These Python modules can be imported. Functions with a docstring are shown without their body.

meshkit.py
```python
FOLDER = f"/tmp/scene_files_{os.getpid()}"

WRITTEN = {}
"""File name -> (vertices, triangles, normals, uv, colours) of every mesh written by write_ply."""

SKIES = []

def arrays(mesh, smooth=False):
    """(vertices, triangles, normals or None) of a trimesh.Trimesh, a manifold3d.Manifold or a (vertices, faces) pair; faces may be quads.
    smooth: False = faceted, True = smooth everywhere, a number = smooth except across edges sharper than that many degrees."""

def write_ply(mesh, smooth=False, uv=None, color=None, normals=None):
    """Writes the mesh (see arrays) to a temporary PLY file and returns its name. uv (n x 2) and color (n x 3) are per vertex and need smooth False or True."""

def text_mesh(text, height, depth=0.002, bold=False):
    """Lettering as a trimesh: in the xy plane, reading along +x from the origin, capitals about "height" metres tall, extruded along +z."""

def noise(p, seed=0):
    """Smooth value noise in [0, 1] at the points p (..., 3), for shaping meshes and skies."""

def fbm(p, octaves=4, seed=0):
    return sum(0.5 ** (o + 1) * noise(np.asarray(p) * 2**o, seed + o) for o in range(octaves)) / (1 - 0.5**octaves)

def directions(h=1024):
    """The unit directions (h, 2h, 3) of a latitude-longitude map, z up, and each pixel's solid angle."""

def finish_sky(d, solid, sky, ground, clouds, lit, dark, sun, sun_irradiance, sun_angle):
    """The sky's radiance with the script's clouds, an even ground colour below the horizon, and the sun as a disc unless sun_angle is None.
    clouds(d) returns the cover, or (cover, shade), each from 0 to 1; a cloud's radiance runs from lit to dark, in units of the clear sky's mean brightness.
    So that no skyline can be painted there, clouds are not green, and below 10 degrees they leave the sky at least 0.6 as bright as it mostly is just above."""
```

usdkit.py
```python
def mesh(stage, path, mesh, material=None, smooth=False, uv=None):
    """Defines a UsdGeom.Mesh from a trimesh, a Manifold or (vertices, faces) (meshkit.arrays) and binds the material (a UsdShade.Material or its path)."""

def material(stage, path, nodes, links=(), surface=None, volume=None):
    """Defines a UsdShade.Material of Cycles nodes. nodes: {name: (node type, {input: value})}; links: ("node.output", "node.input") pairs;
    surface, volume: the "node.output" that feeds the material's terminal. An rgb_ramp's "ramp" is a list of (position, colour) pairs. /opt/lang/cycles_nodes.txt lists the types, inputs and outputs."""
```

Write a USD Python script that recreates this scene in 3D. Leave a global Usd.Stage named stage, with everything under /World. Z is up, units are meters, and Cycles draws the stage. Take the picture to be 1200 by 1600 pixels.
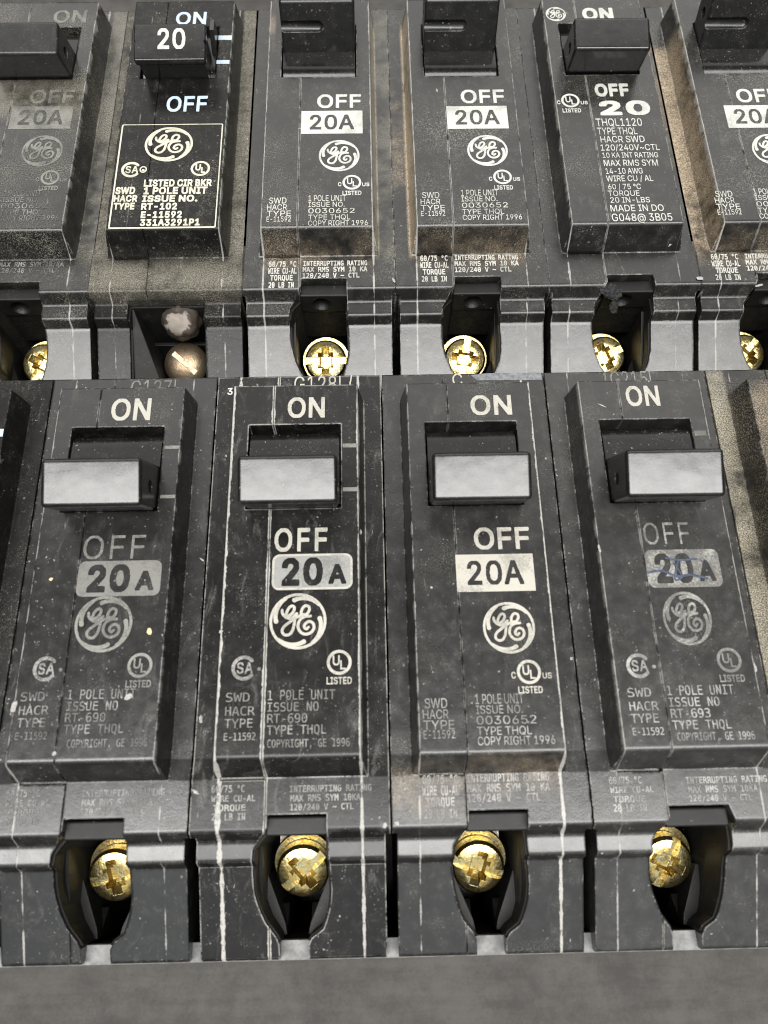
import math, glob, random
import numpy as np, trimesh, usdkit, meshkit
import manifold3d as m3
from manifold3d import Manifold, CrossSection
from shapely.geometry import LineString, Polygon, Point, box as sbox
from shapely import affinity, union_all
from pxr import Usd, UsdGeom, UsdLux, UsdShade, Gf, Sdf

random.seed(7)
rng = np.random.default_rng(7)
stage = Usd.Stage.CreateInMemory()
UsdGeom.SetStageUpAxis(stage, 'Z')
UsdGeom.SetStageMetersPerUnit(stage, 1.0)
UsdGeom.Xform.Define(stage, '/World')
UsdGeom.Scope.Define(stage, '/World/Looks')
MM = 0.001

# ------------------------------------------------------------------ camera
cam = UsdGeom.Camera.Define(stage, '/World/camera')
cam.CreateFocalLengthAttr(26.0)
cam.CreateHorizontalApertureAttr(26.0)
cam.CreateVerticalApertureAttr(26.0 * 4 / 3)
cam.CreateClippingRangeAttr(Gf.Vec2f(0.005, 50.0))
cam.CreateFStopAttr(26.0)
cam.CreateFocusDistanceAttr(0.122)
cam.CreateExposureAttr(0.0)
C = (-1.629 * MM, -63.640 * MM, 104.048 * MM)
R_, U_, F_ = (0.99975581, -0.02088528, 0.00722016), (0.01685459, 0.93198904, 0.36209441), (0.01429156, 0.36188429, -0.93211346)
cam.AddTransformOp().Set(Gf.Matrix4d(*R_, 0, *U_, 0, -F_[0], -F_[1], -F_[2], 0, *C, 1))

# ------------------------------------------------------------------ light: a strip of ceiling light above, two added fills, and the grey room around
strip = UsdLux.RectLight.Define(stage, '/World/ceiling_lamp')
strip.CreateWidthAttr(0.85)
strip.CreateHeightAttr(0.25)
strip.CreateIntensityAttr(19.0)
strip.CreateColorAttr(Gf.Vec3f(1.0, 0.985, 0.96))
strip.AddTranslateOp().Set(Gf.Vec3d(0, -0.228, 0.62))
window = UsdLux.RectLight.Define(stage, '/World/front_fill_light')  # added front fill that brightens the wire-end faces
window.CreateWidthAttr(1.3)
window.CreateHeightAttr(0.55)
window.CreateIntensityAttr(1.35)
window.CreateColorAttr(Gf.Vec3f(0.93, 0.97, 1.0))
window.AddTranslateOp().Set(Gf.Vec3d(0, -1.0, 0.72))
window.AddRotateXOp().Set(54.0)
rear = UsdLux.RectLight.Define(stage, '/World/rear_room_fill')  # added soft light standing in for the bright room behind
rear.CreateWidthAttr(1.5)
rear.CreateHeightAttr(0.85)
rear.CreateIntensityAttr(2.1)
rear.CreateColorAttr(Gf.Vec3f(1.0, 0.98, 0.94))
rear.AddTranslateOp().Set(Gf.Vec3d(0, 0.70, 0.76))
rear.AddRotateXOp().Set(-42.0)
dome = UsdLux.DomeLight.Define(stage, '/World/room_light')


# ------------------------------------------------------------------ node graphs
class G:
    def __init__(s):
        s.n, s.l, s.k = {}, [], 0

    def node(s, kind, **inp):
        s.k += 1
        name = f'n{s.k}'
        vals = {}
        for k, v in inp.items():
            if isinstance(v, str) and v.startswith('@'):
                s.l.append((v[1:], f'{name}.{k}'))
            else:
                vals[k] = v
        s.n[name] = (kind, vals)
        return name

    def m(s, op, a, b=0.0, c=0.0, clamp=False):
        return '@' + s.node('math', math_type=op, value1=a, value2=b, value3=c, use_clamp=clamp) + '.value'

    def mul(s, *a):
        r = a[0]
        for x in a[1:]:
            r = s.m('multiply', r, x)
        return r

    def mx(s, *a):
        r = a[0]
        for x in a[1:]:
            r = s.m('maximum', r, x)
        return r

    def ss(s, v, a, b, t0=0.0, t1=1.0):
        return '@' + s.node('map_range', range_type='smoothstep', value=v, from_min=a, from_max=b, to_min=t0, to_max=t1, clamp=True) + '.result'

    def noise(s, vec, scale, detail=2.0, rough=0.5, dist=0.0):
        return '@' + s.node('noise_texture', vector=vec, scale=scale, detail=detail, roughness=rough, distortion=dist) + '.fac'

    def mix(s, f, a, b):
        return '@' + s.node('mix_color', blend_type='mix', fac=f, a=a, b=b) + '.result'

    def pos(s, cx=0.0, y0=0.0, z0=0.0):
        """position in millimetres relative to a thing's own origin"""
        p = s.node('geometry')
        v = '@' + s.node('mapping', mapping_type='point', vector='@' + p + '.position', location=(-cx, -y0, -z0), scale=(1000.0, 1000.0, 1000.0)) + '.vector'
        x = s.node('separate_xyz', vector=v)
        s.geo = p
        return v, f'@{x}.x', f'@{x}.y', f'@{x}.z'

    def done(s, name, surface):
        return usdkit.material(stage, f'/World/Looks/{name}', s.n, s.l, surface=surface)


_w = G()
_bg = _w.node('background_shader', color=(0.92, 0.96, 1.0), strength=0.14)
_m = usdkit.material(stage, '/World/Looks/room', _w.n, _w.l, surface=f'{_bg}.background')
UsdShade.MaterialBindingAPI.Apply(dome.GetPrim()).Bind(_m)


def plastic(name, base=0.022, rough=0.27, cx=0.0, y0=0.0, z0=0.0, lines=(), edge=0.35, dust=0.25, dust_col=(0.20, 0.185, 0.155), specks=0.5, bands=(),
            scuff=0.3, seed=0.0, bevel=0.36, grain=0.5, spec=0.5, wobble=1.0):
    """worn black moulded plastic. lines: (x, width, amount) chalky rubbed lines with a painted edge catch-light; bands: (x0, x1, y0, y1, amount, colour) settled dust"""
    g = G()
    v, x, y, z = g.pos(cx, y0, z0)
    off = '@' + g.node('mapping', mapping_type='point', vector=v, location=(seed * 13.1, seed * 7.7, seed * 3.3), scale=(1, 1, 1)) + '.vector'
    n_big = g.noise(off, 0.10, 3, 0.55)
    n_mid = g.noise(off, 0.45, 3, 0.6)
    n_fin = g.noise(off, 3.2, 2, 0.6)
    n_gr = g.noise(off, 5.0, 2, 0.6)
    base = base * 0.42
    col = g.mix(g.ss(n_mid, 0.3, 0.75), (base * 0.8, base * 0.78, base * 0.74), (base * 1.3, base * 1.27, base * 1.2))
    # film of dust, grainy
    film = g.mul(g.ss(n_big, 0.62 - 0.35 * dust, 0.85), g.ss(n_gr, 0.50, 0.62), dust * 1.15)
    film = g.mx(film, g.mul(g.ss(n_mid, 0.5, 0.75), g.ss(n_gr, 0.50, 0.66), dust * 0.6))
    col = g.mix(film, col, dust_col)
    for (x0, x1, ya, yb, amt, bc) in bands:
        msk = g.mul(g.ss(x, x0 - 0.3, x0 + 0.3), g.ss(x, x1 - 0.3, x1 + 0.3, 1.0, 0.0), g.ss(y, ya - 2, ya + 2), g.ss(y, yb - 2, yb + 2, 1.0, 0.0),
                    g.ss(g.m('add', g.mul(n_mid, 0.5), g.mul(n_big, 0.5)), 0.52 - 0.35 * amt, 0.72 - 0.2 * amt), g.ss(n_gr, 0.34, 0.66, 0.30, 1.0), g.ss(n_fin, 0.25, 0.6, 0.55, 1.0), min(1.0, amt))
        col = g.mix(msk, col, bc)
    # rubbed edges, plus a faint catch-light painted along the lines
    bv = g.node('bevel', samples=6, radius=bevel * MM)
    dotp = '@' + g.node('vector_math', math_type='dot_product', vector1='@' + bv + '.bevel', vector2='@' + g.geo + '.true_normal') + '.value'
    e = g.mul(g.ss(dotp, 0.985, 0.90), g.ss(g.m('add', g.mul(n_mid, 0.6), g.mul(n_fin, 0.4)), 0.62 - 0.3 * edge, 0.72 - 0.2 * edge), min(1.0, edge * 1.4))
    wear_glint = e
    warp = '@' + g.node('mapping', mapping_type='point', vector=off, scale=(1, 1, 1)) + '.vector'
    wn = g.node('noise_texture', vector=off, scale=2.2, detail=3.0, roughness=0.6)
    warp = '@' + g.node('vector_math', math_type='multiply_add', vector1='@' + wn + '.color', vector2=(0.75, 0.75, 0.75), vector3=off) + '.vector'
    for (lx, w, amt) in lines:
        wob = g.mul(g.m('subtract', n_fin, 0.5), 0.16)
        d = g.m('absolute', g.m('subtract', g.m('add', x, wob), lx))
        ln = g.noise('@' + g.node('combine_xyz', x=lx * 3.7 + seed, y=y, z=0.0) + '.vector', 0.40, 3, 0.6)
        wid = g.mul(g.m('add', g.mul(g.m('subtract', ln, 0.5), 2.6), 0.9 * amt - 0.22), w * 0.62)
        msk = g.mul(g.ss(g.m('subtract', wid, d), -0.04, 0.05), g.ss(n_fin, 0.25, 0.45), min(1.0, 0.35 + 0.55 * amt))
        thin = g.mul(g.ss(g.m('subtract', 0.10 + w * 0.25 * amt, d), -0.03, 0.06), g.ss(ln, 0.62 - 0.35 * amt, 0.70 - 0.2 * amt), 0.22 + 0.3 * amt)  # continuous faint line: edge catch-light put into the colour
        wear_glint = g.mx(wear_glint, msk, thin)
    # scuffs: thin scratches and smears
    wv = '@' + g.node('mapping', mapping_type='point', vector=off, rotation=(0.3, 0.2, 0.6), scale=(1.0, 0.16, 1.0)) + '.vector'
    sc = g.noise(wv, 2.3, 2, 0.5, 0.6)
    scm = g.mul(g.ss(sc, 0.70, 0.76), g.ss(n_mid, 0.50, 0.66), scuff)
    wear_glint = g.mx(wear_glint, scm)
    st = '@' + g.node('mapping', mapping_type='point', vector=off, rotation=(0.0, 0.0, -0.5), scale=(1.0, 0.35, 1.0)) + '.vector'
    sm = g.noise(st, 0.42, 4, 0.68, 1.2)
    wear_glint = g.mx(wear_glint, g.mul(g.ss(sm, 0.54, 0.78), g.ss(n_gr, 0.35, 0.65, 0.35, 1.0), 0.34 * scuff))
    # specks
    clus = g.ss(n_big, 0.38, 0.62, 0.25, 1.0)
    for sc_, th, rr, am in ((0.9, 1 - 0.20 * specks, 0.14, 0.95), (2.0, 1 - 0.26 * specks, 0.24, 0.85), (3.6, 1 - 0.34 * specks, 0.30, 0.65)):
        vo = g.node('voronoi_texture', feature='f1', vector=warp, scale=sc_, randomness=1.0)
        rc = g.node('separate_color', color='@' + vo + '.color')
        pick = g.ss(g.m('add', f'@{rc}.r', g.mul(g.m('subtract', n_mid, 0.5), 0.35)), th, th + 0.03)
        size = g.m('add', g.mul(f'@{rc}.b', f'@{rc}.b', rr * 1.1), rr * 0.35)
        sp = g.mul(g.ss(g.m('subtract', size, '@' + vo + '.distance'), 0.0, rr * 0.5), pick, clus, g.m('add', g.mul(f'@{rc}.g', f'@{rc}.g', 0.85 * am), 0.12 * am))
        wear_glint = g.mx(wear_glint, sp)
    col = g.mix(wear_glint, col, (0.34, 0.33, 0.305))
    rg = g.m('add', g.mul(n_mid, 0.16), rough - 0.08)
    rg = g.m('add', rg, g.mul(g.mx(wear_glint, film), 0.3), 0, True)
    hgt = g.m('add', g.m('add', g.mul(n_fin, 0.5), g.mul(n_gr, 0.5)), g.mul(n_big if wobble > 1 else n_mid, 2.0 * wobble))
    bp = g.node('bump', height=g.m('add', hgt, g.mul(wear_glint, 1.5)), distance=0.012 * MM * (0.4 + grain), strength=1.0, normal='@' + bv + '.bevel')
    p = g.node('principled_bsdf', base_color=col, roughness=rg, specular_ior_level=spec, normal='@' + bp + '.normal')
    return g.done(name, f'{p}.BSDF')


def ink(name, col, fade=0.3, seed=0.0):
    """pale pad print, rubbed through in places"""
    g = G()
    v, x, y, z = g.pos()
    off = '@' + g.node('mapping', mapping_type='point', vector=v, location=(seed * 3.1, seed * 5.7, 0), scale=(1, 1, 1)) + '.vector'
    a, b = g.noise(off, 0.30, 3, 0.6), g.noise(off, 3.4, 3, 0.7)
    f = g.m('add', g.mul(a, 0.55), g.mul(b, 0.45))
    k = g.ss(f, 0.34 + 0.25 * fade, 0.52 + 0.25 * fade, 1.0, 0.0)
    k = g.mul(k, min(1.0, 0.3 + fade))
    col = tuple(q * 0.72 for q in col)
    p = g.node('principled_bsdf', base_color=g.mix(k, col, (0.022, 0.022, 0.021)), roughness=0.5, specular_ior_level=0.45)
    return g.done(name, f'{p}.BSDF')


def metal(name, c1, c2, rough=0.25, scale=1.2, c3=None):
    g = G()
    v, x, y, z = g.pos()
    n = g.noise(v, scale, 4, 0.65, 0.8)
    n2 = g.noise(v, scale * 2.7, 3, 0.6)
    col = g.mix(g.ss(n, 0.38, 0.62), c1, c2)
    if c3:
        col = g.mix(g.mul(g.ss(n2, 0.52, 0.68), 0.7), col, c3)
    sv = '@' + g.node('mapping', mapping_type='point', vector=v, rotation=(0.2, 0.4, 0.9), scale=(1.0, 0.15, 1.0)) + '.vector'
    scr = g.noise(sv, 7.0, 2, 0.6)
    bv = g.node('bevel', samples=4, radius=0.07 * MM)
    bp = g.node('bump', height=g.m('add', g.mul(scr, 0.5), n2), distance=0.045 * MM, strength=1.0, normal='@' + bv + '.bevel')
    p = g.node('principled_bsdf', base_color=col, metallic=1.0, roughness=g.m('add', g.mul(n2, 0.3), rough - 0.13), normal='@' + bp + '.normal')
    return g.done(name, f'{p}.BSDF')


def simple(name, c1, c2, rough=0.5, scale=1.0, bump=0.0, spec=0.5):
    g = G()
    v, x, y, z = g.pos()
    n = g.noise(v, scale, 4, 0.6)
    col = g.mix(g.ss(n, 0.3, 0.7), c1, c2)
    kw = {}
    if bump:
        b = g.node('bump', height=g.noise(v, scale * 4, 3, 0.6), distance=bump * MM, strength=1.0)
        kw['normal'] = '@' + b + '.normal'
    p = g.node('principled_bsdf', base_color=col, roughness=rough, specular_ior_level=spec, **kw)
    return g.done(name, f'{p}.BSDF')


# ------------------------------------------------------------------ prims
names = {}


def path_in(parent, name):
    k = (parent, name)
    names[k] = names.get(k, 0) + 1
    return f'{parent}/{name}' + (f'_{names[k]-1:03d}' if names[k] > 1 else '')


def tag(prim, label=None, cat=None, group=None, kind=None):
    for k, v in (('label', label), ('category', cat), ('group', group), ('kind', kind)):
        if v:
            prim.SetCustomDataByKey(k, v)


def thing(name, label, cat, loc, group=None):
    x = UsdGeom.Xform.Define(stage, path_in('/World', name))
    x.AddTranslateOp().Set(Gf.Vec3d(*[c * MM for c in loc]))
    tag(x.GetPrim(), label, cat, group)
    return str(x.GetPath())


def put(parent, name, mesh, mat, smooth=False):
    v, f, n = meshkit.arrays(mesh, False)
    m = trimesh.Trimesh(np.asarray(v) * MM, f, process=False)
    p = path_in(parent, name)
    return str(usdkit.mesh(stage, p, m, mat, smooth=smooth).GetPath())


def bx(x0, x1, u0, u1, z0, z1):
    """box in a breaker's own frame: u runs from its rear edge towards the wire end (local -y)"""
    return Manifold.cube((x1 - x0, u1 - u0, z1 - z0)).translate((x0, -u1, z0))


def rbox(x0, x1, u0, u1, z0, z1, r=0.3, seg=12):
    s = Manifold.sphere(r, seg)
    return Manifold.batch_hull([s.translate((a, -b, c)) for a in (x0 + r, x1 - r) for b in (u0 + r, u1 - r) for c in (z0 + r, z1 - r)])


def hullpts(pts):
    return Manifold.hull_points(np.array([(a, -b, c) for a, b, c in pts], float))


def xcyl(x0, x1, u, z, r, seg=48):
    return Manifold.cylinder(x1 - x0, r, r, seg).rotate((0, 90, 0)).translate((x0, -u, z))


def prism_z(poly, z0, z1):
    """polygon of (x, u) extruded in z"""
    p = np.array([(a, -b) for a, b in poly], float)
    if Polygon(p).exterior.is_ccw is False:
        p = p[::-1]
    return CrossSection([p]).extrude(z1 - z0).translate((0, 0, z0))


def prism_x(poly, x0, x1):
    """polygon of (u, z) extruded in x"""
    p = np.array([(-a, b) for a, b in poly], float)          # (y, z)
    if Polygon(p).exterior.is_ccw is False:
        p = p[::-1]
    return CrossSection([p]).extrude(x1 - x0).rotate((90, 0, 90)).translate((x0, 0, 0))


# ------------------------------------------------------------------ lettering
from PIL import Image, ImageDraw, ImageFont
_FONT = glob.glob('/opt/blender-*/*/datafiles/fonts/Inter.woff2')[0]
_S = 72
_fonts = ImageFont.truetype(_FONT, _S)
_mono = ImageFont.truetype(_FONT.replace('Inter', 'DejaVuSansMono'), _S)
_glyphs = {}


def glyph(ch, bold):
    k = (ch, bold)
    F = _mono if bold >= 10 else _fonts
    if k not in _glyphs:
        adv = F.getlength(ch)
        bold %= 10
        if ch == ' ':
            _glyphs[k] = (None, adv)
        else:
            sw = {0: 0, 1: 2, 2: 4}[bold]
            x0, y0, x1, y1 = F.getbbox(ch, anchor='ls', stroke_width=sw)
            im = Image.new('L', (x1 - x0 + 8, y1 - y0 + 8))
            ImageDraw.Draw(im).text((4 - x0, 4 - y0), ch, 255, F, anchor='ls', stroke_width=sw)
            on = np.pad(np.asarray(im) > 127, ((0, 0), (1, 1))).astype(np.int8)
            rows, st = np.nonzero(np.diff(on, axis=1) == 1)
            en = np.nonzero(np.diff(on, axis=1) == -1)[1]
            sh = union_all([sbox(a, -r - 1, b, -r) for r, a, b in zip(rows, st, en)]).buffer(0.7).buffer(-0.7).simplify(0.8)
            _glyphs[k] = (affinity.translate(sh, -4 + x0, 4 - y0), adv + 2 * bold)
    return _glyphs[k]


def text_shape(s, x0, x1, u0, u1, bold=1, space=0.0):
    """lettering fitted to a box: x0..x1, capitals from u0 (top) to u1 (foot)"""
    parts, at = [], 0.0
    for ch in s:
        sh, adv = glyph(ch, bold)
        if sh is not None:
            parts.append(affinity.translate(sh, at, 0))
        at += adv + space * _S
    sh = union_all(parts)
    a, _, b, _ = sh.bounds
    cap = 0.727 * _S
    sx, sy = (x1 - x0) / (b - a), (u1 - u0) / cap
    return affinity.affine_transform(sh, [sx, 0, 0, sy, x0 - a * sx, -u1])


def flat(shape, z, depth=0.05):
    gs = [g for g in getattr(shape, 'geoms', [shape]) if g.geom_type == 'Polygon' and g.area > 1e-4]
    m = trimesh.util.concatenate([trimesh.creation.extrude_polygon(g, depth, engine='earcut') for g in gs])
    m.apply_translation((0, 0, z))
    return m


def crom(pts, n=8, closed=False):
    p = np.array(pts, float)
    q = np.vstack([p[-1], p, p[:2]]) if closed else np.vstack([2 * p[0] - p[1], p, 2 * p[-1] - p[-2]])
    out = []
    for i in range(1, len(q) - 2):
        for t in np.linspace(0, 1, n, endpoint=False):
            a, b, c, d = q[i - 1:i + 3]
            out.append(0.5 * ((2 * b) + (-a + c) * t + (2 * a - 5 * b + 4 * c - d) * t**2 + (-a + 3 * b - 3 * c + d) * t**3))
    out.append(q[-2])
    return np.array(out)


def monogram():
    """script monogram in a ring with four curled flourishes, unit radius"""
    c, s = np.array((537, 473.0)), 385.0
    N = lambda pts: [((a - c[0]) / s, (c[1] - b) / s) for a, b in pts]
    strokes = [
        [(322, 322), (326, 365), (365, 412), (425, 438), (475, 415), (512, 372)],
        [(372, 405), (384, 350), (412, 292), (452, 264), (484, 284), (478, 335), (440, 385), (395, 408)],
        [(520, 372), (498, 420), (490, 500), (470, 595), (425, 655), (365, 660), (328, 615), (348, 550), (420, 490), (500, 435), (560, 405), (620, 385)],
        [(588, 420), (578, 370), (592, 305), (632, 264), (680, 278), (688, 330), (650, 385), (596, 412)],
        [(705, 408), (640, 412), (580, 440), (542, 505), (545, 580), (592, 640), (660, 655), (725, 625), (755, 565), (738, 505), (690, 482), (640, 508), (622, 555), (652, 585), (678, 562)],
    ]
    sh = [LineString(crom(N(k), 6)).buffer(0.050, quad_segs=3) for k in strokes]
    sh.append(Point(0, 0).buffer(1.0, quad_segs=16).difference(Point(0, 0).buffer(0.90, quad_segs=16)))
    for k in range(4):
        pts, w = [], []
        for t in np.linspace(0, 1, 9):
            a = math.radians(100 - 62 * t)
            pts.append(((0.765 + 0.15 * t**0.8) * math.cos(a), (0.765 + 0.15 * t**0.8) * math.sin(a)))
        fl = union_all([LineString(pts[i:i + 2]).buffer(0.075 - 0.028 * i / 8, quad_segs=3) for i in range(8)] + [Point(pts[0]).buffer(0.085, quad_segs=4)])
        sh.append(affinity.rotate(fl, 90 * k + (0, -10, 6, -4)[k], origin=(0, 0)))
    return union_all(sh).simplify(0.006)


MONO = monogram()


def mono(cx, cu, rx, ru=None):
    return affinity.affine_transform(MONO, [rx, 0, 0, ru or rx, cx, -cu])


def ring(cx, cu, rx, ru, w):
    a = affinity.scale(Point(0, 0).buffer(1, quad_segs=10), rx, ru, origin=(0, 0))
    b = affinity.scale(Point(0, 0).buffer(1, quad_segs=10), rx - w, ru - w, origin=(0, 0))
    return affinity.translate(a.difference(b), cx, -cu)


def ul_mark(cx, cu, r, listed=True, cus=False, bold=1):
    sh = [ring(cx, cu, r, r, 0.24 * r), text_shape('U', cx - 0.52 * r, cx + 0.04 * r, cu - 0.52 * r, cu + 0.22 * r, bold), text_shape('L', cx + 0.08 * r, cx + 0.52 * r, cu - 0.12 * r, cu + 0.55 * r, bold)]
    if listed:
        sh.append(text_shape('LISTED', cx - 1.0 * r, cx + 1.0 * r, cu + 1.2 * r, cu + 1.72 * r, bold))
    if cus:
        sh += [text_shape('C', cx - 1.48 * r, cx - 1.12 * r, cu, cu + 0.5 * r, bold), text_shape('US', cx + 1.1 * r, cx + 1.85 * r, cu + 0.1 * r, cu + 0.55 * r, bold)]
    return union_all(sh)


def csa_mark(cx, cu, r):
    ang = np.radians(np.linspace(42, 318, 24))
    sh = [LineString([(cx + 0.86 * r * math.cos(a), -cu + 0.86 * r * math.sin(a)) for a in ang]).buffer(0.14 * r, quad_segs=3),
          text_shape('S', cx - 0.56 * r, cx - 0.02 * r, cu - 0.42 * r, cu + 0.42 * r, 1), text_shape('A', cx + 0.08 * r, cx + 0.72 * r, cu - 0.42 * r, cu + 0.42 * r, 1),
          Point(cx + 1.22 * r, -cu - 0.1 * r).buffer(0.15 * r, quad_segs=4)]
    return union_all(sh)


def rrect(x0, x1, u0, u1, r):
    return sbox(x0 + r, -u1 + r, x1 - r, -u0 - r).buffer(r, quad_segs=5) if r else sbox(x0, -u1, x1, -u0)


# ------------------------------------------------------------------ shared materials
M = {}
M['grip'] = plastic('toggle_black', base=0.018, wobble=8.0, rough=0.20, edge=0.25, dust=0.12, specks=0.3, scuff=0.12, bevel=0.2, grain=0.2)
M['grip_dusty'] = plastic('toggle_black_dusty', base=0.020, rough=0.36, edge=0.45, dust=0.2, specks=1.3, scuff=0.2, bevel=0.2, seed=3)
M['rocker'] = plastic('rocker_black', base=0.014, spec=0.28, rough=0.2, edge=0.3, dust=0.15, specks=0.9, scuff=0.1, bevel=0.15, seed=5)
M['inner'] = plastic('inner_black', base=0.010, rough=0.5, spec=0.3, edge=0.12, dust=0.08, specks=0.15, scuff=0.05, bevel=0.2, seed=8)
M['inner_matt'] = plastic('inner_matt', base=0.010, rough=0.6, edge=0.1, dust=0.12, specks=0.4, scuff=0.1, seed=9, spec=0.25)
M['brass'] = metal('zinc_yellow', (0.50, 0.36, 0.11), (0.46, 0.42, 0.24), 0.25, 0.8, (0.20, 0.12, 0.05))
M['brass_rust'] = metal('zinc_dull', (0.36, 0.25, 0.17), (0.32, 0.28, 0.18), 0.46, 0.8, (0.18, 0.12, 0.09))
M['steel'] = metal('zinc_plate', (0.20, 0.185, 0.16), (0.28, 0.26, 0.21), 0.40)
M['clamp'] = metal('clamp_dark', (0.03, 0.03, 0.03), (0.05, 0.05, 0.048), 0.55)
M['chip'] = simple('white_flake', (0.18, 0.175, 0.165), (0.32, 0.31, 0.29), 0.7, 3)
M['ink_blue'] = simple('pen_blue', (0.012, 0.018, 0.035), (0.04, 0.055, 0.095), 0.5, 3)
M['sheen'] = simple('painted_sheen_patch', (0.07, 0.075, 0.08), (0.17, 0.18, 0.19), 0.38, 1.5, 0.01)  # reflection on a worn rear strip, put into the colour
M['lint'] = simple('lint_grey', (0.014, 0.014, 0.015), (0.045, 0.045, 0.044), 0.9, 2.5, 0.2, 0.1)
M['crumb'] = simple('crumb_straw', (0.42, 0.35, 0.17), (0.5, 0.44, 0.26), 0.7, 2)
BR = {}
CHIPS = {'k5': [(12.2, 64.9, 0.42, 0.8, 0.5), (7.9, 58.9, 1.6, 0.22, 0.95, -0.7)], 'k6': [(-3.0, 66.3, 0.2, 1.0, 0.3, 0.3), (-9.0, 58.9, 1.2, 0.3, 0.3)], 'b2': [(-12.0, 52.0, 0.05, 0.3, 0.75, 0.1), (-12.0, 61.0, 0.40, 0.7, 0.25, -0.5), (-9.0, 41.5, 5.0, 0.35, 0.3), (9.3, 27.5, 3.6, 0.2, 0.6, 0.1), (11.9, 65.4, 0.4, 0.5, 0.35)],
         'b3': [(-12.0, 65.2, 0.4, 0.45, 0.4), (-6.7, 36.1, 5.0, 0.22, 0.22), (0.2, 43.0, 5.0, 0.2, 0.2), (12.2, 45.0, 0.05, 0.3, 0.3)], 'b1': [(-9.0, 50.5, 5.0, 0.5, 1.1, -0.2), (-10.9, 47.0, 0.05, 0.25, 0.7, -0.1), (5.2, 49.6, 5.05, 0.7, 0.45), (12.1, 30.0, 0.05, 0.15, 0.6), (-3.2, 56.3, 5.0, 0.4, 0.3)], 'b4': [(-9.0, 31.0, 5.0, 0.25, 0.9, 0.1), (9.1, 47.5, 4.9, 0.35, 0.8, 0.1), (-5.9, 9.0, 5.0, 0.9, 0.12, -0.5)],
         'k3': [(-3.1, 36.4, 5.0, 0.4, 0.2), (12.3, 64.6, 0.4, 0.3, 0.7)], 'k4': [(-4.5, 27.8, 5.0, 0.2, 0.6, 0.2)]}
TAN = (0.30, 0.23, 0.15)
DUST = (0.20, 0.185, 0.145)

# ------------------------------------------------------------------ the breaker body
HX = 12.58
PROF = [(0, -46), (0, -0.5), (0.4, 0), (57, 0), (59.55, 0.35), (65.5, 0.25), (65.75, 0.18), (65.95, 0.03), (66.1, -0.25), (66.85, -1.75), (67.05, -1.9), (67.3, -1.97), (69.0, -2.2), (69.25, -2.28), (69.42, -2.42), (69.5, -2.6), (70.0, -4.0), (70.4, -4.2), (81.0, -8.65), (81.3, -9.0), (81.3, -10.1), (79.2, -10.4), (79.2, -46)]
OPEN = [(-2.9, 63.9), (4.6, 63.9), (4.6, 66.8), (4.7, 70), (5.0, 73), (4.6, 75.8), (3.7, 77.9), (3.5, 78.2), (1.9, 78.4), (1.9, 84), (-1.8, 84), (-1.9, 78.3), (-3.1, 78), (-4.6, 74.6), (-5.1, 71.8), (-4.9, 68), (-4.8, 66.7), (-2.9, 66.5)]
_bodies = {}


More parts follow.
